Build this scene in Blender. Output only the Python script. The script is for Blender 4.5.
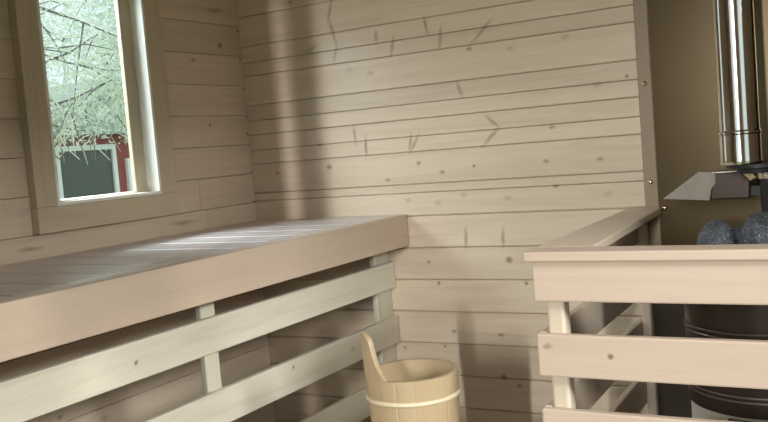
import bpy, bmesh, math, random
from mathutils import Vector, Matrix, noise
for o in list(bpy.data.objects): bpy.data.objects.remove(o)
S = bpy.context.scene
COL = S.collection
PI = math.pi

# ------------------------------------------------------------------ camera, world, lights, exposure
cam = bpy.data.objects.new('camera', bpy.data.cameras.new('camera')); COL.objects.link(cam)
cam.data.sensor_width = 36; cam.data.lens = 886.5 * 36 / 768; cam.data.clip_start = .05; cam.data.clip_end = 200
Mr = Matrix(((0.8641, 0.03558, 0.50206), (0.49665, 0.10154, -0.86199), (-0.08165, 0.9942, 0.07007)))
cam.matrix_world = Matrix.Translation((2.3067, -2.9076, 1.4441)) @ Mr.to_4x4()
S.camera = cam
S.view_settings.view_transform = 'Standard'; S.view_settings.look = 'None'
S.view_settings.gamma = 1; S.view_settings.use_curve_mapping = False
S.view_settings.exposure = 0.0
S.cycles.max_bounces = 10; S.cycles.diffuse_bounces = 7

W = bpy.data.worlds.new('sky'); S.world = W; W.use_nodes = True
bg = W.node_tree.nodes['Background']; bg.inputs[0].default_value = (.80, .93, 1, 1); bg.inputs[1].default_value = 1.25

def area(name, loc, target, sx, sy, power, col=(1, 1, 1)):
    l = bpy.data.lights.new(name, 'AREA'); l.shape = 'RECTANGLE'; l.size = sx; l.size_y = sy
    l.energy = power; l.color = col
    o = bpy.data.objects.new(name, l); COL.objects.link(o); o.location = loc
    o.rotation_euler = (Vector(target) - Vector(loc)).to_track_quat('-Z', 'Y').to_euler()
    return o
# daylight entering by the glass door behind the viewer, the right-hand window and the left window
area('daylight_door', (2.6, -8.0, 2.35), (1.2, 0, 1.3), .085, 1.3, 345, (1, .955, .925))
area('daylight_right_window', (5.0, -2.25, 2.55), (.6, -1.0, .9), 1.0, .6, 200, (1, .965, .95))
area('daylight_left_window', (-1.35, -1.5, 2.75), (.3, -.7, 1.4), 2.2, .8, 215, (.80, .90, 1))
sun = bpy.data.objects.new('sun', bpy.data.lights.new('sun', 'SUN')); COL.objects.link(sun)
sun.data.energy = 2.2; sun.data.angle = .35; sun.rotation_euler = Vector((.12, -1, -1.0)).to_track_quat('-Z', 'Y').to_euler()

# ------------------------------------------------------------------ materials
def newmat(name):
    m = bpy.data.materials.new(name); m.use_nodes = True
    nt = m.node_tree; return m, nt, nt.nodes['Principled BSDF']
def lk(nt, a, b): nt.links.new(a, b)

def wood(name, base, dark, axis='X', rough=.55, plane=None, knots=(), grain=1.0, var=.12, seedk=0.0, spec=.35, kn=.0):
    """Grain runs along `axis` (object axes); knots are (type, u, v[, u2, v2]) in the plane's coordinates."""
    m, nt, b = newmat(name); N = nt.nodes
    tc = N.new('ShaderNodeTexCoord'); geo = N.new('ShaderNodeNewGeometry')
    off = N.new('ShaderNodeVectorMath'); off.operation = 'ADD'
    mul = N.new('ShaderNodeMath'); mul.operation = 'MULTIPLY'; mul.inputs[1].default_value = 37.0
    lk(nt, geo.outputs['Random Per Island'], mul.inputs[0])
    cb = N.new('ShaderNodeCombineXYZ')
    for i in range(3): lk(nt, mul.outputs[0], cb.inputs[i])
    mp = N.new('ShaderNodeMapping'); sc = [26, 26, 26]; sc['XYZ'.index(axis)] = 1.5
    mp.inputs['Scale'].default_value = sc
    lk(nt, tc.outputs['Object'], mp.inputs[0]); lk(nt, mp.outputs[0], off.inputs[0]); lk(nt, cb.outputs[0], off.inputs[1])
    n1 = N.new('ShaderNodeTexNoise'); n1.inputs['Scale'].default_value = 1.0; n1.inputs['Detail'].default_value = 6
    n1.inputs['Distortion'].default_value = .9; lk(nt, off.outputs[0], n1.inputs[0])
    n2 = N.new('ShaderNodeTexNoise'); n2.inputs['Scale'].default_value = 6.0; n2.inputs['Detail'].default_value = 3
    lk(nt, off.outputs[0], n2.inputs[0])
    n3 = N.new('ShaderNodeTexNoise'); n3.inputs['Scale'].default_value = .16; n3.inputs['Detail'].default_value = 2
    lk(nt, off.outputs[0], n3.inputs[0])
    r1 = N.new('ShaderNodeMapRange'); r1.inputs[1].default_value = .42; r1.inputs[2].default_value = .78
    lk(nt, n1.outputs[0], r1.inputs[0])
    r2 = N.new('ShaderNodeMapRange'); r2.inputs[1].default_value = .45; r2.inputs[2].default_value = .85; r2.inputs[4].default_value = .6
    lk(nt, n2.outputs[0], r2.inputs[0])
    ad = N.new('ShaderNodeMath'); ad.operation = 'ADD'; lk(nt, r1.outputs[0], ad.inputs[0]); lk(nt, r2.outputs[0], ad.inputs[1])
    gm = N.new('ShaderNodeMath'); gm.operation = 'MULTIPLY'; gm.inputs[1].default_value = .55 * grain; gm.use_clamp = True
    lk(nt, ad.outputs[0], gm.inputs[0])
    mix = N.new('ShaderNodeMix'); mix.data_type = 'RGBA'
    mix.inputs['A'].default_value = (*base, 1); mix.inputs['B'].default_value = (*dark, 1); lk(nt, gm.outputs[0], mix.inputs['Factor'])
    # board to board variation
    hv = N.new('ShaderNodeHueSaturation')
    va = N.new('ShaderNodeMapRange'); va.inputs[3].default_value = 1 - var; va.inputs[4].default_value = 1 + var * .6
    wn = N.new('ShaderNodeTexWhiteNoise'); wn.noise_dimensions = '1D'; lk(nt, mul.outputs[0], wn.inputs['W'])
    av = N.new('ShaderNodeMath'); av.operation = 'MULTIPLY_ADD'; av.inputs[1].default_value = .5
    lk(nt, wn.outputs['Value'], av.inputs[0])
    h3 = N.new('ShaderNodeMath'); h3.operation = 'MULTIPLY'; h3.inputs[1].default_value = .5; lk(nt, n3.outputs[0], h3.inputs[0])
    lk(nt, h3.outputs[0], av.inputs[2]); lk(nt, av.outputs[0], va.inputs[0]); lk(nt, va.outputs[0], hv.inputs['Value'])
    lk(nt, mix.outputs['Result'], hv.inputs['Color'])
    col = hv.outputs[0]
    if kn > 0:   # small scattered knots
        vo = N.new('ShaderNodeTexVoronoi'); vm = N.new('ShaderNodeMapping'); s2 = [7, 7, 7]; s2['XYZ'.index(axis)] = 3.4
        vm.inputs['Scale'].default_value = s2; vm.inputs['Location'].default_value = (seedk, seedk * 2, seedk * 3)
        lk(nt, tc.outputs['Object'], vm.inputs[0]); lk(nt, vm.outputs[0], vo.inputs[0]); vo.inputs['Scale'].default_value = 1
        kr = N.new('ShaderNodeMapRange'); kr.inputs[1].default_value = kn * .10; kr.inputs[2].default_value = kn * .05
        kr.inputs[4].default_value = .7
        lk(nt, vo.outputs['Distance'], kr.inputs[0])
        km = N.new('ShaderNodeMix'); km.data_type = 'RGBA'; km.inputs['B'].default_value = (.16, .085, .045, 1)
        lk(nt, kr.outputs[0], km.inputs['Factor']); lk(nt, col, km.inputs['A']); col = km.outputs['Result']
    if knots:
        sp = N.new('ShaderNodeSeparateXYZ'); lk(nt, tc.outputs['Object'], sp.inputs[0])
        uv = N.new('ShaderNodeCombineXYZ'); lk(nt, sp.outputs['X' if plane == 'XZ' else 'Y'], uv.inputs[0]); lk(nt, sp.outputs['Z'], uv.inputs[1])
        wob = N.new('ShaderNodeTexNoise'); wob.inputs['Scale'].default_value = 45; lk(nt, uv.outputs[0], wob.inputs[0])
        wv = N.new('ShaderNodeVectorMath'); wv.operation = 'MULTIPLY_ADD'; wv.inputs[1].default_value = (.010, .010, 0)
        lk(nt, wob.outputs['Color'], wv.inputs[0]); lk(nt, uv.outputs[0], wv.inputs[2])
        wsub = N.new('ShaderNodeVectorMath'); wsub.operation = 'SUBTRACT'; wsub.inputs[1].default_value = (.005, .005, 0)
        lk(nt, wv.outputs[0], wsub.inputs[0])
        acc = {}
        for k in knots:
            t = k[0]
            if t == 's':
                u = (k[1] + k[3]) / 2; v = (k[2] + k[4]) / 2; L = math.hypot(k[3] - k[1], k[4] - k[2]) / 2
                ang = math.atan2(k[4] - k[2], k[3] - k[1]); rx, ry, st = L * 1.2 + .004, .0075, .5
            else:
                u, v = k[1], k[2]; ang = 0
                rx, ry, st = {'d': (.0065, .006, .85), 'k': (.012, .008, .6), 'K': (.014, .011, .8), 'f': (.016, .010, .28)}[t]
            q = N.new('ShaderNodeMapping'); q.vector_type = 'TEXTURE'
            q.inputs['Location'].default_value = (u, v, 0); q.inputs['Rotation'].default_value = (0, 0, ang); q.inputs['Scale'].default_value = (rx, ry, 1)
            lk(nt, wsub.outputs[0], q.inputs[0])
            ln = N.new('ShaderNodeVectorMath'); ln.operation = 'LENGTH'; lk(nt, q.outputs[0], ln.inputs[0])
            mr = N.new('ShaderNodeMapRange'); mr.inputs[1].default_value = 1.3; mr.inputs[2].default_value = .35; mr.inputs[4].default_value = st
            lk(nt, ln.outputs['Value'], mr.inputs[0])
            if 'o' in acc:
                mx = N.new('ShaderNodeMath'); mx.operation = 'MAXIMUM'; lk(nt, acc['o'], mx.inputs[0]); lk(nt, mr.outputs[0], mx.inputs[1]); acc['o'] = mx.outputs[0]
            else: acc['o'] = mr.outputs[0]
        km = N.new('ShaderNodeMix'); km.data_type = 'RGBA'; km.inputs['B'].default_value = (.17, .10, .055, 1)
        lk(nt, acc['o'], km.inputs['Factor']); lk(nt, col, km.inputs['A']); col = km.outputs['Result']
    lk(nt, col, b.inputs['Base Color'])
    b.inputs['Roughness'].default_value = rough; b.inputs['Specular IOR Level'].default_value = spec
    bp = N.new('ShaderNodeBump'); bp.inputs['Strength'].default_value = .12; bp.inputs['Distance'].default_value = .002
    lk(nt, n1.outputs[0], bp.inputs['Height']); lk(nt, bp.outputs[0], b.inputs['Normal'])
    return m

def plain(name, col, rough=.5, metal=0.0, nscale=0, namt=.15, bump=0, aniso=0, spec=.5):
    m, nt, b = newmat(name)
    b.inputs['Base Color'].default_value = (*col, 1); b.inputs['Roughness'].default_value = rough; b.inputs['Metallic'].default_value = metal
    b.inputs['Specular IOR Level'].default_value = spec
    if nscale:
        N = nt.nodes; tc = N.new('ShaderNodeTexCoord'); n = N.new('ShaderNodeTexNoise'); n.inputs['Scale'].default_value = nscale; n.inputs['Detail'].default_value = 5
        lk(nt, tc.outputs['Object'], n.inputs[0])
        r = N.new('ShaderNodeMapRange'); r.inputs[3].default_value = 1 - namt; r.inputs[4].default_value = 1 + namt; lk(nt, n.outputs[0], r.inputs[0])
        h = N.new('ShaderNodeHueSaturation'); h.inputs['Color'].default_value = (*col, 1); lk(nt, r.outputs[0], h.inputs['Value']); lk(nt, h.outputs[0], b.inputs['Base Color'])
        if bump:
            bp = N.new('ShaderNodeBump'); bp.inputs['Strength'].default_value = bump; bp.inputs['Distance'].default_value = .01
            lk(nt, n.outputs[0], bp.inputs['Height']); lk(nt, bp.outputs[0], b.inputs['Normal'])
    return m

BK = [('s',.455,2.019,.434,1.953),('s',.439,1.953,.465,1.854),('s',.465,1.854,.446,1.799),('s',.324,1.845,.369,1.862),('s',.642,1.879,.639,1.843),
 ('s',.909,1.857,.9,1.791),('s',.846,1.902,.854,1.854),('s',1.101,1.858,1.031,1.792),('s',.712,1.848,.7,1.79),('k',1.014,1.769),('s',.957,1.656,.973,1.611),
 ('s',.511,1.532,.512,1.474),('s',.559,1.49,.556,1.429),('s',.755,1.482,.744,1.435),('s',.784,1.48,.75,1.427),('s',1.063,1.525,1.102,1.49),('s',1.102,1.483,1.048,1.431),
 ('k',1.298,1.47),('k',.779,1.38),('k',.871,1.342),('d',.999,1.356),('k',1.269,1.356),('k',.642,1.325),('K',.381,1.39),('k',.347,1.478),('d',.128,1.381),
 ('k',1.456,1.351),('d',1.561,1.613),('f',1.462,1.595),('f',1.475,1.234),('f',.952,1.254),('f',1.12,1.236),('f',.721,1.245),('f',.845,1.229),
 ('s',.949,1.127,.944,1.068),('s',1.093,1.123,1.088,1.066),('d',.788,1.011),('K',1.107,1.016),('d',.823,.93),('d',1.165,.932),('k',.87,.752),('k',1.056,.744),
 ('d',.657,.683),('d',.828,.694),('K',1.055,.59),('k',1.114,.561),('f',.514,1.753),('f',.602,1.731),('k',1.298,1.269),('f',1.167,1.753),('f',1.364,1.765),('d',.264,2.048)]
LKN = [('K',-.13,1.904),('d',-.234,1.59),('d',-.457,1.502),('s',-.188,2.038,-.1,2.041),('k',-.296,1.839),('d',-.012,1.969),('d',-.012,1.853),('d',-.010,1.734),
 ('d',-.008,1.551),('d',-.008,1.621),('d',-.008,1.503),('d',-.008,1.392),('d',-.008,1.271),('s',-1.151,1.228,-1.079,1.224),('s',-.485,1.231,-.388,1.231),('k',-1.074,.687),
 ('k',-.65,.83),('f',-.9,.63)]
PB, PD = (.675, .56, .44), (.52, .41, .30)
M = {}
M['wall_back'] = wood('pine_wall_back', PB, PD, 'X', .30, 'XZ', BK, spec=.7)
M['wall_left'] = wood('pine_wall_left', PB, PD, 'Y', .5, 'YZ', LKN)
M['pine_x'] = wood('pine_along_x', PB, PD, 'X', .5, kn=1)
M['pine_y'] = wood('pine_along_y', PB, PD, 'Y', .5, kn=1)
M['casing_z'] = wood('pine_casing_upright', (.55, .46, .33), (.45, .36, .25), 'Z', .5, var=.05)
M['casing_y'] = wood('pine_casing_level', (.55, .46, .33), (.45, .36, .25), 'Y', .5, var=.05)
M['rail'] = wood('aspen_rail', (.74, .69, .585), (.58, .53, .43), 'Y', .5, 'YZ', [('d', -1.34, .962), ('d', -.694, .784), ('f', -.34, .756)], grain=1.25, var=.06)
M['lining'] = wood('pale_lining', (.86, .83, .76), (.76, .72, .64), 'Z', .5, var=.03, grain=.6)
M['post'] = wood('aspen_post', (.70, .66, .55), (.58, .53, .42), 'Z', .5, var=.05)
M['fascia'] = wood('alder_fascia', (.60, .475, .375), (.48, .37, .285), 'Y', .55, grain=.8, var=.05)
M['slats'] = wood('alder_slats', (.62, .555, .525), (.49, .43, .40), 'X', .38, grain=.8, var=.08, spec=.6)
M['edge'] = wood('alder_edge', (.60, .535, .495), (.47, .41, .37), 'Y', .33, var=.05, spec=.6)
M['guard_x'] = wood('alder_guard_front', (.62, .485, .39), (.50, .38, .295), 'X', .5, 'XZ', [('d', 1.749, .950), ('s', 1.598, .967, 1.612, .967)], grain=.7, var=.05)
M['guard_y'] = wood('alder_guard_side', (.72, .59, .475), (.61, .485, .38), 'Y', .45, grain=.8, var=.05, spec=.5)
M['guard_z'] = wood('alder_guard_post', (.68, .58, .46), (.58, .47, .36), 'Z', .5, grain=.6, var=.04)
M['bucket'] = wood('bucket_staves', (.48, .36, .225), (.38, .275, .16), 'Z', .38, grain=.7, var=.10, spec=.5)
M['bucket_in'] = wood('bucket_inner', (.50, .38, .24), (.40, .295, .18), 'Z', .5, grain=.7)
M['hoop'] = plain('pale_hoop', (.72, .62, .44), .35, nscale=30, namt=.06)
M['strip'] = plain('brown_edge_strip', (.26, .195, .14), .45, .25, nscale=4, namt=.06)
M['shield'] = plain('brown_steel_sheet', (.125, .092, .055), .27, 1.0, nscale=2.2, namt=.06)
M['lower_sheet'] = plain('dark_bronze_sheet', (.085, .072, .058), .36, .9, nscale=3, namt=.08)
M['steel'] = plain('polished_steel', (.66, .63, .58), .10, 1.0, nscale=9, namt=.05, bump=.02)
M['steel_brushed'] = plain('brushed_steel', (.58, .56, .53), .40, .9, nscale=30, namt=.16, bump=.1)
M['steel_drum'] = plain('light_steel_drum', (.56, .53, .49), .5, .6, nscale=5, namt=.05)
M['drum_light'] = plain('pale_steel_skirt', (.66, .62, .58), .55, .25, nscale=5, namt=.05)
M['dark'] = plain('dark_stove_steel', (.060, .044, .036), .32, .7, nscale=6, namt=.15)
M['flange'] = plain('dull_flange_metal', (.22, .19, .165), .4, .8)
M['black'] = plain('black_iron', (.018, .019, .021), .5, .3, nscale=20, namt=.3)
M['brass'] = plain('brass_screw', (.80, .62, .40), .18, 1.0)
M['hole'] = plain('screw_slot', (.03, .025, .02), .6)
M['paint'] = plain('white_paint', (.90, .90, .90), .5)
M['floor'] = plain('grey_floor', (.33, .30, .26), .6, nscale=6, namt=.1)
def glassmat():
    m, nt, b = newmat('window_glass'); N = nt.nodes
    N.remove(b); out = N['Material Output']
    t = N.new('ShaderNodeBsdfTransparent'); t.inputs[0].default_value = (.96, .985, .97, 1)
    g = N.new('ShaderNodeBsdfGlossy'); g.inputs['Roughness'].default_value = .02
    lw = N.new('ShaderNodeLayerWeight'); lw.inputs['Blend'].default_value = .5
    pw = N.new('ShaderNodeMath'); pw.operation = 'POWER'; pw.inputs[1].default_value = 5; lk(nt, lw.outputs['Facing'], pw.inputs[0])
    f = N.new('ShaderNodeMath'); f.operation = 'MULTIPLY_ADD'; f.inputs[1].default_value = .5; f.inputs[2].default_value = .03; lk(nt, pw.outputs[0], f.inputs[0])
    mx = N.new('ShaderNodeMixShader'); lk(nt, f.outputs[0], mx.inputs[0]); lk(nt, t.outputs[0], mx.inputs[1]); lk(nt, g.outputs[0], mx.inputs[2]); lk(nt, mx.outputs[0], out.inputs[0])
    return m
M['glass'] = glassmat()
def stonemat():
    m, nt, b = newmat('sauna_stone_rock'); N = nt.nodes; tc = N.new('ShaderNodeTexCoord')
    n = N.new('ShaderNodeTexNoise'); n.inputs['Scale'].default_value = 190; n.inputs['Detail'].default_value = 3; lk(nt, tc.outputs['Object'], n.inputs[0])
    n2 = N.new('ShaderNodeTexNoise'); n2.inputs['Scale'].default_value = 26; n2.inputs['Detail'].default_value = 6; lk(nt, tc.outputs['Object'], n2.inputs[0])
    cr = N.new('ShaderNodeValToRGB'); e = cr.color_ramp.elements
    e[0].position = .35; e[0].color = (.038, .044, .055, 1); e[1].position = .62; e[1].color = (.115, .125, .145, 1)
    z = e.new(.74); z.color = (.42, .42, .40, 1); lk(nt, n.outputs[0], cr.inputs[0])
    hs = N.new('ShaderNodeHueSaturation'); r = N.new('ShaderNodeMapRange'); r.inputs[3].default_value = .5; r.inputs[4].default_value = 1.4
    lk(nt, n2.outputs[0], r.inputs[0]); lk(nt, r.outputs[0], hs.inputs['Value']); lk(nt, cr.outputs[0], hs.inputs['Color'])
    lk(nt, hs.outputs[0], b.inputs['Base Color']); b.inputs['Roughness'].default_value = .7
    bp = N.new('ShaderNodeBump'); bp.inputs['Strength'].default_value = .5; bp.inputs['Distance'].default_value = .006; lk(nt, n2.outputs[0], bp.inputs['Height']); lk(nt, bp.outputs[0], b.inputs['Normal'])
    return m
M['stone'] = stonemat()
def leafmat(name, a, c, tr=.35):
    m, nt, b = newmat(name); N = nt.nodes; g = N.new('ShaderNodeNewGeometry')
    mx = N.new('ShaderNodeMix'); mx.data_type = 'RGBA'; mx.inputs['A'].default_value = (*a, 1); mx.inputs['B'].default_value = (*c, 1)
    lk(nt, g.outputs['Random Per Island'], mx.inputs['Factor']); lk(nt, mx.outputs['Result'], b.inputs['Base Color'])
    b.inputs['Roughness'].default_value = .6
    t = N.new('ShaderNodeBsdfTranslucent'); lk(nt, mx.outputs['Result'], t.inputs[0])
    ms = N.new('ShaderNodeMixShader'); ms.inputs[0].default_value = tr
    lk(nt, b.outputs[0], ms.inputs[1]); lk(nt, t.outputs[0], ms.inputs[2]); lk(nt, ms.outputs[0], N['Material Output'].inputs[0])
    return m
M['leaf'] = leafmat('pale_green_leaves', (.70, .82, .68), (.94, .96, .88))
M['leaf_dark'] = leafmat('shrub_leaves', (.16, .27, .16), (.34, .46, .28))
M['twig'] = plain('pale_twigs', (.70, .72, .62), .7)
M['bark'] = plain('grey_bark', (.17, .16, .14), .8, nscale=12, namt=.3, bump=.4)
M['lawn'] = plain('grass_ground', (.20, .30, .13), .9, nscale=3, namt=.3)
M['redwall'] = plain('red_boards', (.32, .06, .06), .7, nscale=3, namt=.1)
M['roof'] = plain('grey_roof', (.42, .44, .45), .7)
M['dimglass'] = plain('dim_window_pane', (.06, .08, .075), .25, nscale=3, namt=.3)

# ------------------------------------------------------------------ mesh helpers
class MB:
    def __init__(s): s.bm = bmesh.new()
    def box(s, x0, x1, y0, y1, z0, z1, bev=0.0, seg=2):
        t = bmesh.new()
        vs = [t.verts.new((x, y, z)) for x in (x0, x1) for y in (y0, y1) for z in (z0, z1)]
        for f in ((0, 1, 3, 2), (4, 6, 7, 5), (0, 4, 5, 1), (2, 3, 7, 6), (0, 2, 6, 4), (1, 5, 7, 3)): t.faces.new([vs[i] for i in f])
        bmesh.ops.recalc_face_normals(t, faces=t.faces)
        if bev: bmesh.ops.bevel(t, geom=list(t.edges), offset=bev, segments=seg, affect='EDGES', profile=.5)
        s.add(t); return s
    def add(s, t):
        me = bpy.data.meshes.new('tmp'); t.to_mesh(me); t.free(); s.bm.from_mesh(me); bpy.data.meshes.remove(me)
    def prism(s, pts, axis, a0, a1, bev=0.0):
        """pts polygon in the two other axes (in order), extruded from a0 to a1 along axis"""
        t = bmesh.new()
        def P(p, a): return {'X': (a, p[0], p[1]), 'Y': (p[0], a, p[1]), 'Z': (p[0], p[1], a)}[axis]
        A = [t.verts.new(P(p, a0)) for p in pts]; B = [t.verts.new(P(p, a1)) for p in pts]
        t.faces.new(A); t.faces.new(B[::-1]); n = len(pts)
        for i in range(n): t.faces.new((A[i], A[(i + 1) % n], B[(i + 1) % n], B[i]))
        bmesh.ops.recalc_face_normals(t, faces=t.faces)
        if bev: bmesh.ops.bevel(t, geom=list(t.edges), offset=bev, segments=2, affect='EDGES', profile=.5)
        s.add(t); return s
    def lathe(s, prof, cx, cy, n=48, a0=0, a1=2 * PI, close=False):
        t = bmesh.new(); full = abs(a1 - a0 - 2 * PI) < 1e-6; m = n if full else n + 1
        rings = []
        for i in range(m):
            a = a0 + (a1 - a0) * i / n
            rings.append([t.verts.new((cx + r * math.cos(a), cy + r * math.sin(a), z)) for r, z in prof])
        for i in range(n):
            A = rings[i]; B = rings[(i + 1) % m]
            for j in range(len(prof) - 1 + (1 if close else 0)):
                k = (j + 1) % len(prof); t.faces.new((A[j], B[j], B[k], A[k]))
        bmesh.ops.remove_doubles(t, verts=t.verts, dist=1e-6); bmesh.ops.recalc_face_normals(t, faces=t.faces)
        s.add(t); return s
    def tube(s, pts, radii, n=6):
        t = bmesh.new(); rings = []
        for i, p in enumerate(pts):
            p = Vector(p); d = Vector(pts[min(i + 1, len(pts) - 1)]) - Vector(pts[max(i - 1, 0)]); d.normalize()
            u = d.orthogonal().normalized(); w = d.cross(u)
            rings.append([t.verts.new(p + (u * math.cos(2 * PI * k / n) + w * math.sin(2 * PI * k / n)) * radii[i]) for k in range(n)])
        for i in range(len(pts) - 1):
            for k in range(n): t.faces.new((rings[i][k], rings[i][(k + 1) % n], rings[i + 1][(k + 1) % n], rings[i + 1][k]))
        t.faces.new(rings[0][::-1]); t.faces.new(rings[-1])
        s.add(t); return s
    def build(s, name, mat, parent=None, smooth=False):
        me = bpy.data.meshes.new(name); s.bm.to_mesh(me); s.bm.free(); me.materials.append(mat)
        if smooth:
            me.shade_smooth()
            try: me.set_sharp_from_angle(angle=math.radians(35))
            except Exception: pass
        o = bpy.data.objects.new(name, me); COL.objects.link(o)
        if parent:
            o.parent = parent; o.matrix_parent_inverse = Matrix.Translation(-parent.location)
        return o
def struct(o): o['kind'] = 'structure'; return o
def tag(o, label, cat, group=None):
    o['label'] = label; o['category'] = cat
    if group: o['group'] = group
    return o
def empty(name, loc, label, cat, group=None):
    o = bpy.data.objects.new(name, None); COL.objects.link(o); o.location = loc; o.empty_display_size = .05
    return tag(o, label, cat, group)

# ------------------------------------------------------------------ room shell
FZ, CZ = .10, 2.26            # floor and ceiling levels
P = .12; Z5 = 1.303
RX, FY = 3.0, -3.40           # right wall, front wall
def rows(z_ref, extra=(), bev=.0055):
    z = z_ref
    while z > FZ: z -= P
    L = []
    while z < CZ: L.append((z, bev * (.65 if z > 1.25 and bev > .004 else 1))); z += P
    L += [(e, .003) for e in extra]
    L.sort(); out = []
    for i in range(len(L)):
        z0, b0 = L[i]; z1, b1 = L[i + 1] if i + 1 < len(L) else (CZ + .02, .005)
        if z1 - z0 > .004: out.append((max(z0, FZ - .02), min(z1, CZ + .02), b0, b1))
    return out
def plank_wall(name, axis, plane, side, a0, a1, rowlist, openings, mat, t=.045, joints=()):
    """axis: direction the planks run; plane: room-side face coordinate; side: +1/-1 room direction"""
    mb = MB()
    for (z0, z1, b0, b1) in rowlist:
        segs = [(a0, a1, z0, z1, b0, b1)]
        for (o0, o1, q0, q1) in openings:
            new = []
            for (s0, s1, y0, y1, c0, c1) in segs:
                if y1 <= q0 or y0 >= q1 or s1 <= o0 or s0 >= o1: new.append((s0, s1, y0, y1, c0, c1)); continue
                if s0 < o0: new.append((s0, o0, y0, y1, c0, c1))
                if s1 > o1: new.append((o1, s1, y0, y1, c0, c1))
                if y0 < q0 - .003: new.append((max(s0, o0), min(s1, o1), y0, q0, c0, .0005))
                if y1 > q1 + .003: new.append((max(s0, o0), min(s1, o1), q1, y1, .0005, c1))
            segs = new
        for (s0, s1, y0, y1, c0, c1) in segs:
            g = .0007
            h0, h1 = min(c0, .4 * (y1 - y0)), min(c1, .4 * (y1 - y0))
            prof = [(plane, y0 + h0), (plane - side * h0, y0 + g), (plane - side * t, y0 + g), (plane - side * t, y1 - g), (plane - side * h1, y1 - g), (plane, y1 - h1)]
            cuts = [s0] + [j for (j, jz) in joints if y0 < jz < y1 and s0 < j < s1] + [s1]
            for c in range(len(cuts) - 1):
                e0 = cuts[c] + (.0008 if c else 0); e1 = cuts[c + 1] - (.0008 if c < len(cuts) - 2 else 0)
                mb.prism(prof, axis, e0, e1)
    return struct(mb.build(name, mat))
back_extra = (Z5 + P * 2.47, Z5 + P * 1.47, Z5 - P * .27, Z5 + P * 4.45)
plank_wall('wall_back', 'X', 0, -1, -.04, RX + .04, rows(Z5, back_extra), [], M['wall_back'], joints=((.557, 1.45), (1.58, .7)))
WIN = (-1.023, -.567, 1.349, 2.13)
plank_wall('wall_left', 'Y', 0, 1, FY, .0, rows(Z5 - .037, bev=.0016), [WIN], M['wall_left'], joints=((-.33, 1.29), (-1.35, 1.4), (-.3, 1.17)))
RW = (-2.35, -1.28, 1.10, 2.02)
plank_wall('wall_right', 'Y', RX, -1, FY, .0, rows(Z5), [RW], M['pine_y'])
DR = (1.312, 2.52, FZ, 2.17); SL = (1.203, 1.282, .5, 2.17)
plank_wall('wall_front', 'X', FY, 1, -.04, RX + .04, rows(Z5), [DR, SL], M['pine_x'])
struct(MB().box(-.2, RX + .2, FY - .2, .2, FZ - .05, FZ).build('floor', M['floor']))
mb = MB()
for i in range(28): mb.box(-.04, RX + .04, FY + i * .122, FY + i * .122 + .1205, CZ, CZ + .02, .003, 1)
struct(mb.build('ceiling', M['pine_x']))
# outer skins so that no daylight leaks between the planks
mb = MB()
mb.box(-.16, RX + .16, .046, .16, FZ - .05, CZ + .1)
for a in ((-.07, -.046, FY - .16, WIN[0], FZ, CZ + .1), (-.07, -.046, WIN[1], .046, FZ, CZ + .1), (-.07, -.046, WIN[0], WIN[1], FZ, WIN[2] - .02), (-.07, -.046, WIN[0], WIN[1], WIN[3], CZ + .1),
          (RX + .046, RX + .16, FY - .16, RW[0], FZ, CZ + .1), (RX + .046, RX + .16, RW[1], .046, FZ, CZ + .1), (RX + .046, RX + .16, RW[0], RW[1], FZ, RW[2]), (RX + .046, RX + .16, RW[0], RW[1], RW[3], CZ + .1),
          (-.046, SL[0], FY - .16, FY - .046, FZ, CZ + .1), (SL[1], DR[0], FY - .16, FY - .046, FZ, CZ + .1), (DR[1], RX + .046, FY - .16, FY - .046, FZ, CZ + .1),
          (SL[0], SL[1], FY - .16, FY - .046, FZ, SL[2]), (SL[0], SL[1], FY - .16, FY - .046, SL[3], CZ + .1), (DR[0], DR[1], FY - .16, FY - .046, DR[3], CZ + .1),
          (-.16, RX + .16, FY - .16, .16, CZ + .021, CZ + .1)):
    mb.box(*a)
struct(mb.build('trim_outer_cladding', M['redwall']))

# ------------------------------------------------------------------ left window
win = bpy.data.objects.new('window_1', None); COL.objects.link(win); win.location = (0, -.795, 1.26); struct(win)
y0, y1, z0, z1 = WIN
OL, OR, OB, OT = -1.10, -.486, 1.268, 2.215
MB().box(.0005, .035, OL, y0, z0, OT, .003).build('window_casing', M['casing_z'], win)
MB().box(.0005, .035, y1, OR, z0 + .0, OT, .003).build('window_casing', M['casing_z'], win)
MB().box(.0005, .035, OL, OR, OB, z0, .003).build('window_casing', M['casing_y'], win)
MB().box(.0005, .035, y0, y1, z1, OT, .003).build('window_casing', M['casing_y'], win)
mb = MB(); e = .002                                  # reveal lining of the opening
mb.box(-.071, .036, y0, y0 + .010, z0, z1); mb.box(-.071, .036, y1 - .010, y1, z0, z1); mb.box(-.071, .036, y0 + .010, y1 - .010, z1 - .010, z1); mb.box(-.045, .036, y0 + .010, y1 - .010, z0, z0 + .010)
mb.build('window_lining', M['lining'], win)
mb = MB()
mb.box(-.040, -.022, y0 + .012, y0 + .060, z0 + .011, z1 - .012, .002); mb.box(-.040, -.022, y1 - .063, y1 - .011, z0 + .011, z1 - .012, .002)
mb.box(-.040, -.022, y0 + .060, y1 - .063, z1 - .06, z1 - .012, .002); mb.box(-.040, -.022, y0 + .060, y1 - .063, z0 + .0105, z0 + .0125, .0005)
mb.build('window_sash', M['casing_z'], win)
MB().box(-.036, -.033, y0 + .059, y1 - .062, z0 + .0125, z1 - .058).build('window_pane', M['glass'], win)
MB().box(-.14, -.0455, y0 + .011, y1 - .011, z0 - .02, z0 + .0145, .002).build('window_sill', M['paint'], win)

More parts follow.
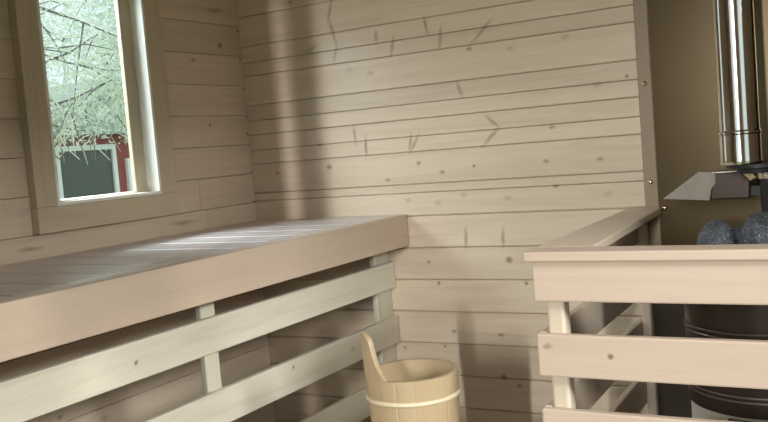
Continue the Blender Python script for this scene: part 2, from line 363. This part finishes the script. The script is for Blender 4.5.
# right-hand window and the glass door behind the viewer
w2 = bpy.data.objects.new('window_2', None); COL.objects.link(w2); w2.location = (RX, -1.67, 1.2); struct(w2)
mb = MB(); a, b, c, d = RW
mb.box(RX - .03, RX, a - .09, a, c - .09, d + .09); mb.box(RX - .03, RX, b, b + .09, c - .09, d + .09)
mb.box(RX - .03, RX, a, b, c - .09, c); mb.box(RX - .03, RX, a, b, d, d + .09)
mb.build('window_casing', M['casing_z'], w2)
MB().box(RX + .02, RX + .024, a, b, c, d).build('window_pane', M['glass'], w2)
d1 = bpy.data.objects.new('door_1', None); COL.objects.link(d1); d1.location = (1.65, FY, FZ); struct(d1)
mb = MB()
mb.box(1.282, 1.312, FY - .16, FY + .02, FZ, 2.17, .003); mb.box(2.52, 2.60, FY - .12, FY + .02, FZ, 2.24, .003); mb.box(1.14, 2.52, FY, FY + .02, 2.17, 2.24)
mb.build('door_frame', M['casing_z'], d1)
MB().box(1.312, 2.52, FY - .03, FY - .022, FZ + .01, 2.17).build('door_glass', M['glass'], d1)
MB().tube([(1.42, FY + .03, .95), (1.42, FY + .03, 1.35)], [.014, .014], 12).build('door_handle', M['post'], d1, True)

# ------------------------------------------------------------------ heat shield on the back wall (brown steel sheet with a screwed edge strip)
hs = empty('heat_shield', (2.2, -.001, FZ), 'large brown metal heat shield sheet on the back wall behind the stove pipe', 'heat shield')
MB().box(1.640, 2.85, -.006, -.001, FZ + .01, 2.2, .001, 1).build('sheet', M['shield'], hs)
o = MB().box(1.600, 2.85, -.0145, -.0115, FZ + .01, 1.05, .001, 1).build('lower_sheet', M['lower_sheet'], hs); o['label'] = 'darker lower metal sheet'
MB().box(1.597, 1.641, -.011, -.001, FZ + .01, 2.2, .002, 1).build('edge_strip', M['strip'], hs)
def screw(x, y, z, par):
    mb = MB(); t = bmesh.new(); bmesh.ops.create_uvsphere(t, u_segments=16, v_segments=10, radius=.0085)
    bmesh.ops.transform(t, matrix=Matrix.Translation((x, y, z)) @ Matrix.Diagonal((1, .6, 1, 1)), verts=t.verts); mb.add(t)
    o = mb.build('screw', M['brass'], par, True); o['label'] = 'shiny round screw head'
    MB().box(x - .0045, x + .0045, y - .0056, y - .0045, z - .001, z + .001).build('slot', M['hole'], o)
    return o
for (x, z) in ((1.618, 1.582), (1.618, 1.266), (1.618, 1.90)): screw(x, -.0115, z, hs)
screw(1.656, -.0065, 1.180, hs)

# ------------------------------------------------------------------ upper bench along the left wall
bench = empty('sauna_bench', (.35, -1.6, FZ), 'long upper sauna bench along the left wall under the window', 'bench')
BT = 1.1926; YE = -3.36
mb = MB(); seams = [-.002]
k = 0
while True:
    s = -.17 - .15 * k
    if s < YE: break
    seams.append(s); k += 1
for i in range(len(seams) - 1): mb.box(.003, .6405, seams[i + 1] + .005, seams[i] - .005, BT - .028, BT, .0012, 1)
mb.build('seat', M['slats'], bench)
MB().box(.6425, .6895, YE, -.002, BT - .028, BT, .003).build('edge_strip', M['edge'], bench)
MB().box(.690, .7132, YE, -.002, 1.0735, BT + .0005, .004).build('fascia_board', M['fascia'], bench)
for (a, b) in ((.9144, 1.0149), (.7043, .8056), (.495, .597)):
    MB().box(.619, .641, YE, -.002, a, b, .004).build('rail', M['rail'], bench)
for (a, b) in ((-.112, -.002), (-1.065, -1.005), (-2.13, -2.07), (-3.2, -3.14)):
    MB().box(.597, .6188, a, b, FZ, BT - .0285, .004).build('post', M['post'], bench)
for yy in (-.06, -1.04, -2.10, -3.17): MB().box(.003, .5965, yy - .02, yy + .02, BT - .10, BT - .0285, .002, 1).build('bearer', M['post'], bench)

# ------------------------------------------------------------------ low step bench carrying the bucket (just under the picture)
lb = empty('step_bench', (1.08, -1.6, FZ), 'low wooden step bench carrying the pail, in front of the upper bench', 'bench')
LT = .612
mb = MB()
for i in range(4): mb.box(.78 + i * .155, .78 + i * .155 + .148, -2.4, -.72, LT - .026, LT, .004)
mb.build('seat', M['guard_y'], lb)
for xx in (.80, 1.36):
    for yy in (-2.35, -.80): MB().box(xx - .02, xx + .02, yy - .02, yy + .02, FZ, LT - .0265, .003).build('leg', M['post'], lb)
mb = MB()
for xx in (.80, 1.36): mb.box(xx - .0125, xx + .0125, -2.329, -.821, LT - .09, LT - .0265, .002)
mb.build('apron', M['rail'], lb)

# ------------------------------------------------------------------ bucket with one tall stave as a handle
BX, BY = 1.2095, -.95
bk = empty('sauna_bucket', (BX, BY, LT), 'round wooden sauna pail with tall handle stave, beside the bench rails', 'bucket')
AZ = math.radians(30.5)
R1, R0, ZR, ZB = .1205, .106, .872, LT + .001
def rad(z): return R0 + (R1 - R0) * (z - ZB) / (ZR - ZB)
def hgt(a):           # extra height of the rim at local angle a (radians, 0 = image right, counter-clockwise from above)
    d = math.degrees((a - math.radians(196) + PI) % (2 * PI) - PI); d = abs(d)
    if d > 41: return 0.0
    if d < 14: return .108 + .008 * math.cos(d / 14 * PI / 2)
    for (a0, h0), (a1, h1) in (((14, .108), (18, .098)), ((18, .098), (21.5, .070)), ((21.5, .070), (26, .040)), ((26, .040), (34, .014)), ((34, .014), (41, 0))):
        if d < a1: return h0 + (h1 - h0) * (d - a0) / (a1 - a0)
    return 0.0
NS = 240
def shell(thick, az0=0, az1=2 * PI, full=True, z_bot=ZB, handle=False):
    t = bmesh.new(); rings = []; n = NS
    for i in range(n):
        a = 2 * PI * i / n; A = a + AZ; h = hgt(a); lobe = .35 if handle else 0
        gro = .0011 if i % 15 == 0 else 0
        ring = []
        zs = [z_bot, z_bot + (ZR - z_bot) * .4, ZR - .02, ZR]
        for z in zs: ring.append((rad(z) - gro, z))
        out = rad(ZR)
        if h > 0: ring.append((out + h * .02, ZR + h * .5)); ring.append((out + h * .04, ZR + h - .002)); ring.append((out + h * .04 - .003, ZR + h)); ring.append((out - thick + h * .04 + .003, ZR + h)); ring.append((out - thick + h * .04, ZR + h - .002)); ring.append((out - thick + h * .02, ZR + h * .5))
        else: ring += [(out, ZR + .0002), (out, ZR + .0004), (out - .003, ZR + .002), (out - thick + .003, ZR + .002), (out - thick, ZR + .0004), (out - thick, ZR + .0002)]
        ring += [(out - thick, ZR - .001), (rad(z_bot + .03) - thick, z_bot + .025), (.0, z_bot + .025)]
        rings.append([t.verts.new((BX + r * math.cos(A), BY + r * math.sin(A), z)) for r, z in ring])
    m = len(rings[0])
    for i in range(n):
        A, B = rings[i], rings[(i + 1) % n]
        for j in range(m - 1): t.faces.new((A[j], B[j], B[j + 1], A[j + 1]))
    t.faces.new([r[0] for r in rings][::-1])
    bmesh.ops.remove_doubles(t, verts=t.verts, dist=1e-5); bmesh.ops.recalc_face_normals(t, faces=t.faces)
    return t
full = shell(.014)
# split the tall stave off as a part of its own
hb = full.copy()
def ina(f):
    c = f.calc_center_median(); a = (math.atan2(c.y - BY, c.x - BX) - AZ) % (2 * PI)
    return abs(math.degrees((a - math.radians(196) + PI) % (2 * PI) - PI)) < 41.6 and c.z > ZR - .0008 and math.hypot(c.x - BX, c.y - BY) > .1
bmesh.ops.delete(full, geom=[f for f in full.faces if ina(f)], context='FACES')
bmesh.ops.delete(hb, geom=[f for f in hb.faces if not ina(f)], context='FACES')
mb = MB(); mb.add(full); mb.build('staves', M['bucket'], bk, True)
mb = MB(); mb.add(hb); mb.build('handle', M['bucket'], bk, True)
def hoop(z, h=.0058, out=.0065):
    r = rad(z) - .0015; pr = []
    for i in range(9):
        a = -PI / 2 + PI * i / 8; pr.append((r + .001 + out * math.cos(a), z + h * math.sin(a)))
    pr = [(r - .002, z - h)] + pr + [(r - .002, z + h)]
    MB().lathe(pr, BX, BY, 96).build('hoop', M['hoop'], bk, True)
hoop(.815); hoop(.66)

# ------------------------------------------------------------------ heater guard (wooden railing round the stove)
gd = empty('heater_guard', (2.05, -.52, FZ), 'wooden railing with flat top boards standing around the stove', 'railing')
GT = 1.185; GR = 2.56
MB().box(1.5665, GR, -1.032, -.948, GT - .023, GT, .004).build('top_board', M['guard_x'], gd)
MB().prism([(1.5665, -.9475), (1.702, -.9475), (1.648, -.013), (1.541, -.013)], 'Z', GT - .023, GT, .004).build('top_board', M['guard_y'], gd)
MB().box(2.44, GR, -.9475, -.013, GT - .023, GT, .004).build('top_board', M['guard_y'], gd)
for (a, b) in ((1.069, 1.1615), (.896, .994), (.722, .820), (.548, .646)):
    MB().box(1.580, GR - .02, -1.017, -.995, a, b, .004).build('front_rail', M['guard_x'], gd)
    MB().prism([(1.578, -.9945), (1.599, -.9945), (1.573, -.017), (1.552, -.017)], 'Z', a, b, .004).build('side_rail', M['guard_y'], gd)
    MB().box(GR - .0425, GR - .02, -.9945, -.017, a, b, .004).build('side_rail', M['guard_y'], gd)
for (x0, x1, ya, yb) in ((1.6, 1.642, -.9945, -.950), (GR - .095, GR - .043, -.9945, -.950), (1.575, 1.606, -.058, -.017), (GR - .095, GR - .043, -.058, -.017)):
    MB().box(x0, x1, ya, yb, FZ, GT - .0235, .008, 3).build('post', M['guard_z'], gd)

# ------------------------------------------------------------------ stove
SX, SY, SR = 2.012, -.55, .195
st = empty('sauna_stove', (SX, SY, FZ), 'dark round wood burning sauna stove seen through the railing gaps', 'stove')
MB().lathe([(0, .745), (SR - .001, .745), (SR, .75), (SR, 1.118), (SR - .006, 1.124), (SR - .008, 1.118), (SR - .012, 1.098), (0, 1.098)], SX, SY, 72).build('drum', M['dark'], st, True)
def flange(z, out=.016, h=.004):
    MB().lathe([(SR - .002, z - h), (SR + out, z - h), (SR + out + .001, z), (SR + out, z + h), (SR - .002, z + h)], SX, SY, 72).build('flange', M['flange'], st, True)
flange(.945, .0035, .002); flange(.932, .0015, .002); flange(.794, .0035, .002); flange(.782, .0015, .002)
o = MB().lathe([(0, FZ + .10), (SR - .004, FZ + .10), (SR - .004, .7445), (0, .7445)], SX, SY, 72).build('lower_drum', M['drum_light'], st, True)
MB().lathe([(SR - .003, .36), (SR + .004, .36), (SR + .004, .738), (SR - .003, .738)], SX, SY, 30, math.radians(248), math.radians(318), True).build('fire_door', M['dark'], st, True)
for a in (45, 135, 225, 315):
    x, y = SX + .15 * math.cos(math.radians(a)), SY + .15 * math.sin(math.radians(a))
    MB().lathe([(0, FZ), (.022, FZ), (.02, FZ + .1), (0, FZ + .1)], x, y, 16).build('leg', M['black'], st, True)
# stub, ring and adapter under the pipe; folded sheet box behind the stones
MB().lathe([(.0, 1.061), (.062, 1.061), (.062, 1.292), (.0, 1.292)], 2.062, -.45, 40).build('flue_stub', M['black'], st, True)
MB().lathe([(.060, 1.290), (.069, 1.290), (.070, 1.300), (.069, 1.309), (.03, 1.309)], 2.062, -.45, 40).build('flue_ring', M['steel'], st, True)
MB().lathe([(.0, 1.3095), (.05, 1.3095), (.052, 1.322), (.075, 1.324), (.075, 1.3325), (0, 1.3325)], 2.008, -.53, 40).build('flue_adapter', M['black'], st, True)
yb = -.335
MB().prism([(1.862, 1.232), (1.962, 1.232), (1.965, 1.279), (1.944, 1.303), (1.872, 1.306)], 'Y', yb - .035, yb + .10, .003).build('deflector_box', M['dark'], st)
WY = lambda x: yb + .012 - (x - 1.725) * .33
mb = MB(); t = bmesh.new()
A = [t.verts.new(p) for p in ((1.725, WY(1.725), 1.236), (1.858, WY(1.858), 1.230), (1.866, WY(1.866), 1.262), (1.878, WY(1.878), 1.277), (1.878, WY(1.878), 1.306), (1.833, WY(1.833), 1.309))]
B = [t.verts.new(v.co + Vector((.002, .006, -.001))) for v in A]
t.faces.new(A); t.faces.new(B[::-1])
for i in range(6): t.faces.new((A[i], A[(i + 1) % 6], B[(i + 1) % 6], B[i]))
bmesh.ops.recalc_face_normals(t, faces=t.faces); mb.add(t)
o = mb.build('deflector_wing', M['steel_brushed'], st); o['label'] = 'bright bent sheet metal wing'
MB().box(1.868, 1.952, yb - .037, yb - .02, 1.3035, 1.3075, .001, 1).build('deflector_lip', M['steel_brushed'], st)
MB().box(1.95, 2.02, yb - .005, yb + .03, 1.236, 1.262).build('deflector_bracket', M['black'], st)

# chimney pipe
pp = empty('chimney_pipe', (1.972, -.55, 1.3325), 'shiny steel stove pipe rising in front of the brown metal sheet', 'pipe')
PX, PY, PR = 1.971, -.55, .0485
MB().lathe([(.02, 1.405), (PR - .0015, 1.405), (PR - .0015, CZ - .001), (.02, CZ - .001)], PX, PY, 64).build('pipe_section', M['steel'], pp, True)
MB().lathe([(.02, 1.3335), (PR, 1.3335), (PR + .001, 1.337), (PR, 1.345), (PR, 1.407), (PR + .0025, 1.410), (PR + .0025, 1.414), (PR - .001, 1.418), (.03, 1.418)], PX, PY, 64).build('pipe_collar', M['steel'], pp, True)

# ------------------------------------------------------------------ stones on the stove
def stone(seed, cx, cy, cz, rx, ry, rz, label):
    random.seed(seed); t = bmesh.new(); bmesh.ops.create_icosphere(t, subdivisions=4, radius=1)
    cuts = []
    for i in range(11):
        d = Vector((random.gauss(0, 1), random.gauss(0, 1), random.gauss(0, 1))).normalized(); cuts.append((d, random.uniform(.58, .88)))
    for v in t.verts:
        p = v.co.copy()
        for d, h in cuts:
            e = p.dot(d) - h
            if e > 0: p -= d * e * .93
        p += p.normalized() * noise.fractal(p * 2.6 + Vector((seed, 0, 0)), .8, 2.2, 4) * .06
        v.co = Vector((p.x * rx, p.y * ry, p.z * rz))
    mb = MB(); mb.add(t); o = mb.build('sauna_stone', M['stone'], None, False)
    o.location = (cx, cy, cz); o.rotation_euler = (0, 0, random.uniform(0, 6))
    return tag(o, label, 'stone', 'stones on the stove')
stone(3, 1.917, -.653, 1.154, .052, .047, .053, 'small speckled grey stone, leftmost on the stove')
stone(8, 2.042, -.662, 1.162, .076, .070, .072, 'large blue-grey stone at the right edge, biggest on the stove')
stone(5, 1.968, -.575, 1.146, .033, .033, .045, 'small dark stone wedged between the small speckled and large stones')
stone(12, 2.062, -.548, 1.158, .036, .026, .058, 'dark flat stone behind the large blue-grey stone')
stone(15, 1.958, -.470, 1.136, .030, .030, .036, 'dark stone below the folded metal box, at the back of the pile')

# ------------------------------------------------------------------ outside the window
struct(MB().box(-40, 40, -40, 60, -.75, -.55).build('ground', M['lawn']))
def leaves(mb, centers, n, spread, ln, wd, seed, droop=.4, zmin=-9):
    random.seed(seed); bm = mb.bm
    for i in range(n):
        c = Vector(random.choice(centers)); p = c + Vector((random.gauss(0, spread), random.gauss(0, spread), random.gauss(0, spread * .8)))
        if p.z < zmin + random.uniform(-.12, .12): continue
        d = Vector((random.gauss(0, 1), random.gauss(0, 1), random.gauss(-droop, .7))).normalized(); u = d.orthogonal().normalized()
        w = (Matrix.Rotation(random.uniform(0, 2 * PI), 3, d) @ u) * wd * random.uniform(.6, 1.3); L = d * ln * random.uniform(.5, 1.4)
        q = [bm.verts.new(p - L), bm.verts.new(p + w), bm.verts.new(p + L), bm.verts.new(p - w)]
        bm.faces.new(q)
def tree(name, base, H, R, nb, nleaf, seed, label, mat, ln, wd, zlow, spread=.28, zmin=-9):
    random.seed(seed); e = empty(name, base, label, 'tree', None)
    mb = MB(); B = Vector(base); tips = []
    trunk = [B + Vector((math.sin(i * .9 + seed) * .08, math.cos(i * 1.3) * .08, H * i / 8)) for i in range(9)]
    mb.tube(trunk, [.13 * (1 - i / 9.5) for i in range(9)], 8)
    for i in range(nb):
        h = random.uniform(zlow, H) ; a = random.uniform(0, 2 * PI); s = B + Vector((0, 0, h)); r = R * random.uniform(.5, 1) * (1 - .35 * h / H)
        pts = [s]; d = Vector((math.cos(a), math.sin(a), random.uniform(-.25, .45)))
        for k in range(5):
            s = s + d * r / 5; d += Vector((random.gauss(0, .22), random.gauss(0, .22), random.gauss(-.05, .22))); pts.append(s.copy())
            if k > 0:
                tips.append(s.copy()); q = s + Vector((random.gauss(0, .3), random.gauss(0, .3), random.gauss(-.1, .25)))
                mb.tube([s, (s + q) / 2 + Vector((0, 0, .04)), q], [.008, .006, .003], 4); tips.append(q)
        mb.tube(pts, [.026, .021, .017, .013, .009, .004], 5)
    mb.build('branches', M['bark'], e, True)
    mb = MB(); leaves(mb, tips, nleaf, spread, ln, wd, seed + 1, zmin=zmin); mb.build('foliage', mat, e)
    mb = MB(); low = [t for t in tips if t.z < zmin + .7 and t.z > zmin]
    for t in low:
        for k in range(2):
            q = t + Vector((random.gauss(0, .12), random.gauss(0, .12), random.uniform(-.45, -.15))); m_ = (t + q) / 2 + Vector((random.gauss(0, .06), random.gauss(0, .06), 0))
            mb.tube([t, m_, q], [.006, .005, .003], 4)
    if low: mb.build('hanging_twigs', M['twig'], e)['kind'] = 'stuff'
    return e
tree('leafy_tree', (-4.6, 1.7, -.6), 5.2, 2.2, 60, 46000, 4, 'pale green leafy tree close outside the window', M['leaf'], .034, .0062, 2.3, .25, 1.74)
tree('leafy_tree', (-5.5, 5.5, -.6), 5.0, 1.3, 60, 26000, 9, 'further green tree filling the gaps of the near tree', M['leaf'], .045, .012, 2.4, .25, 1.82)
sh = empty('garden_shrub', (-7.45, 5.8, -.6), 'low dark green shrub before the red cottage window outside', 'shrub')
mb = MB(); leaves(mb, [(-7.45 + .2 * math.cos(i), 5.8 + .4 * math.sin(i * 2.3), -.1 + .14 * (i % 7)) for i in range(24)], 3000, .12, .05, .018, 77); mb.build('foliage', M['leaf_dark'], sh)
mb = MB()
for i in range(6): mb.tube([(-7.45, 5.8, -.6), (-7.45 + .2 * math.cos(i), 5.8 + .3 * math.sin(i), .3)], [.02, .008], 5)
mb.build('stems', M['bark'], sh)
# cottage: red walls, white-framed dark windows, seen low through the window
ct = empty('red_cottage', (-10.0, 7.0, -.6), 'red cottage with white framed windows, seen low through the window', 'building')
MB().box(-12.6, -8.05, 4.9, 9.4, -.6, 2.0).build('wall', M['redwall'], ct)
MB().prism([(4.6, 2.0), (9.7, 2.0), (7.15, 2.9)], 'X', -12.8, -7.85).build('roof', M['roof'], ct)
def cwin(ya, yb, za, zb):
    mb = MB(); w = .075
    mb.box(-8.05, -7.99, ya, ya + w, za, zb); mb.box(-8.05, -7.99, yb - w, yb, za, zb); mb.box(-8.05, -7.99, ya + w, yb - w, za, za + w); mb.box(-8.05, -7.99, ya + w, yb - w, zb - w, zb)
    f = mb.build('window_frame', M['paint'], ct); MB().box(-8.05, -8.03, ya + w, yb - w, za + w, zb - w).build('pane', M['dimglass'], f)
cwin(5.68, 6.82, .72, 1.85); cwin(7.03, 8.1, .72, 1.62)
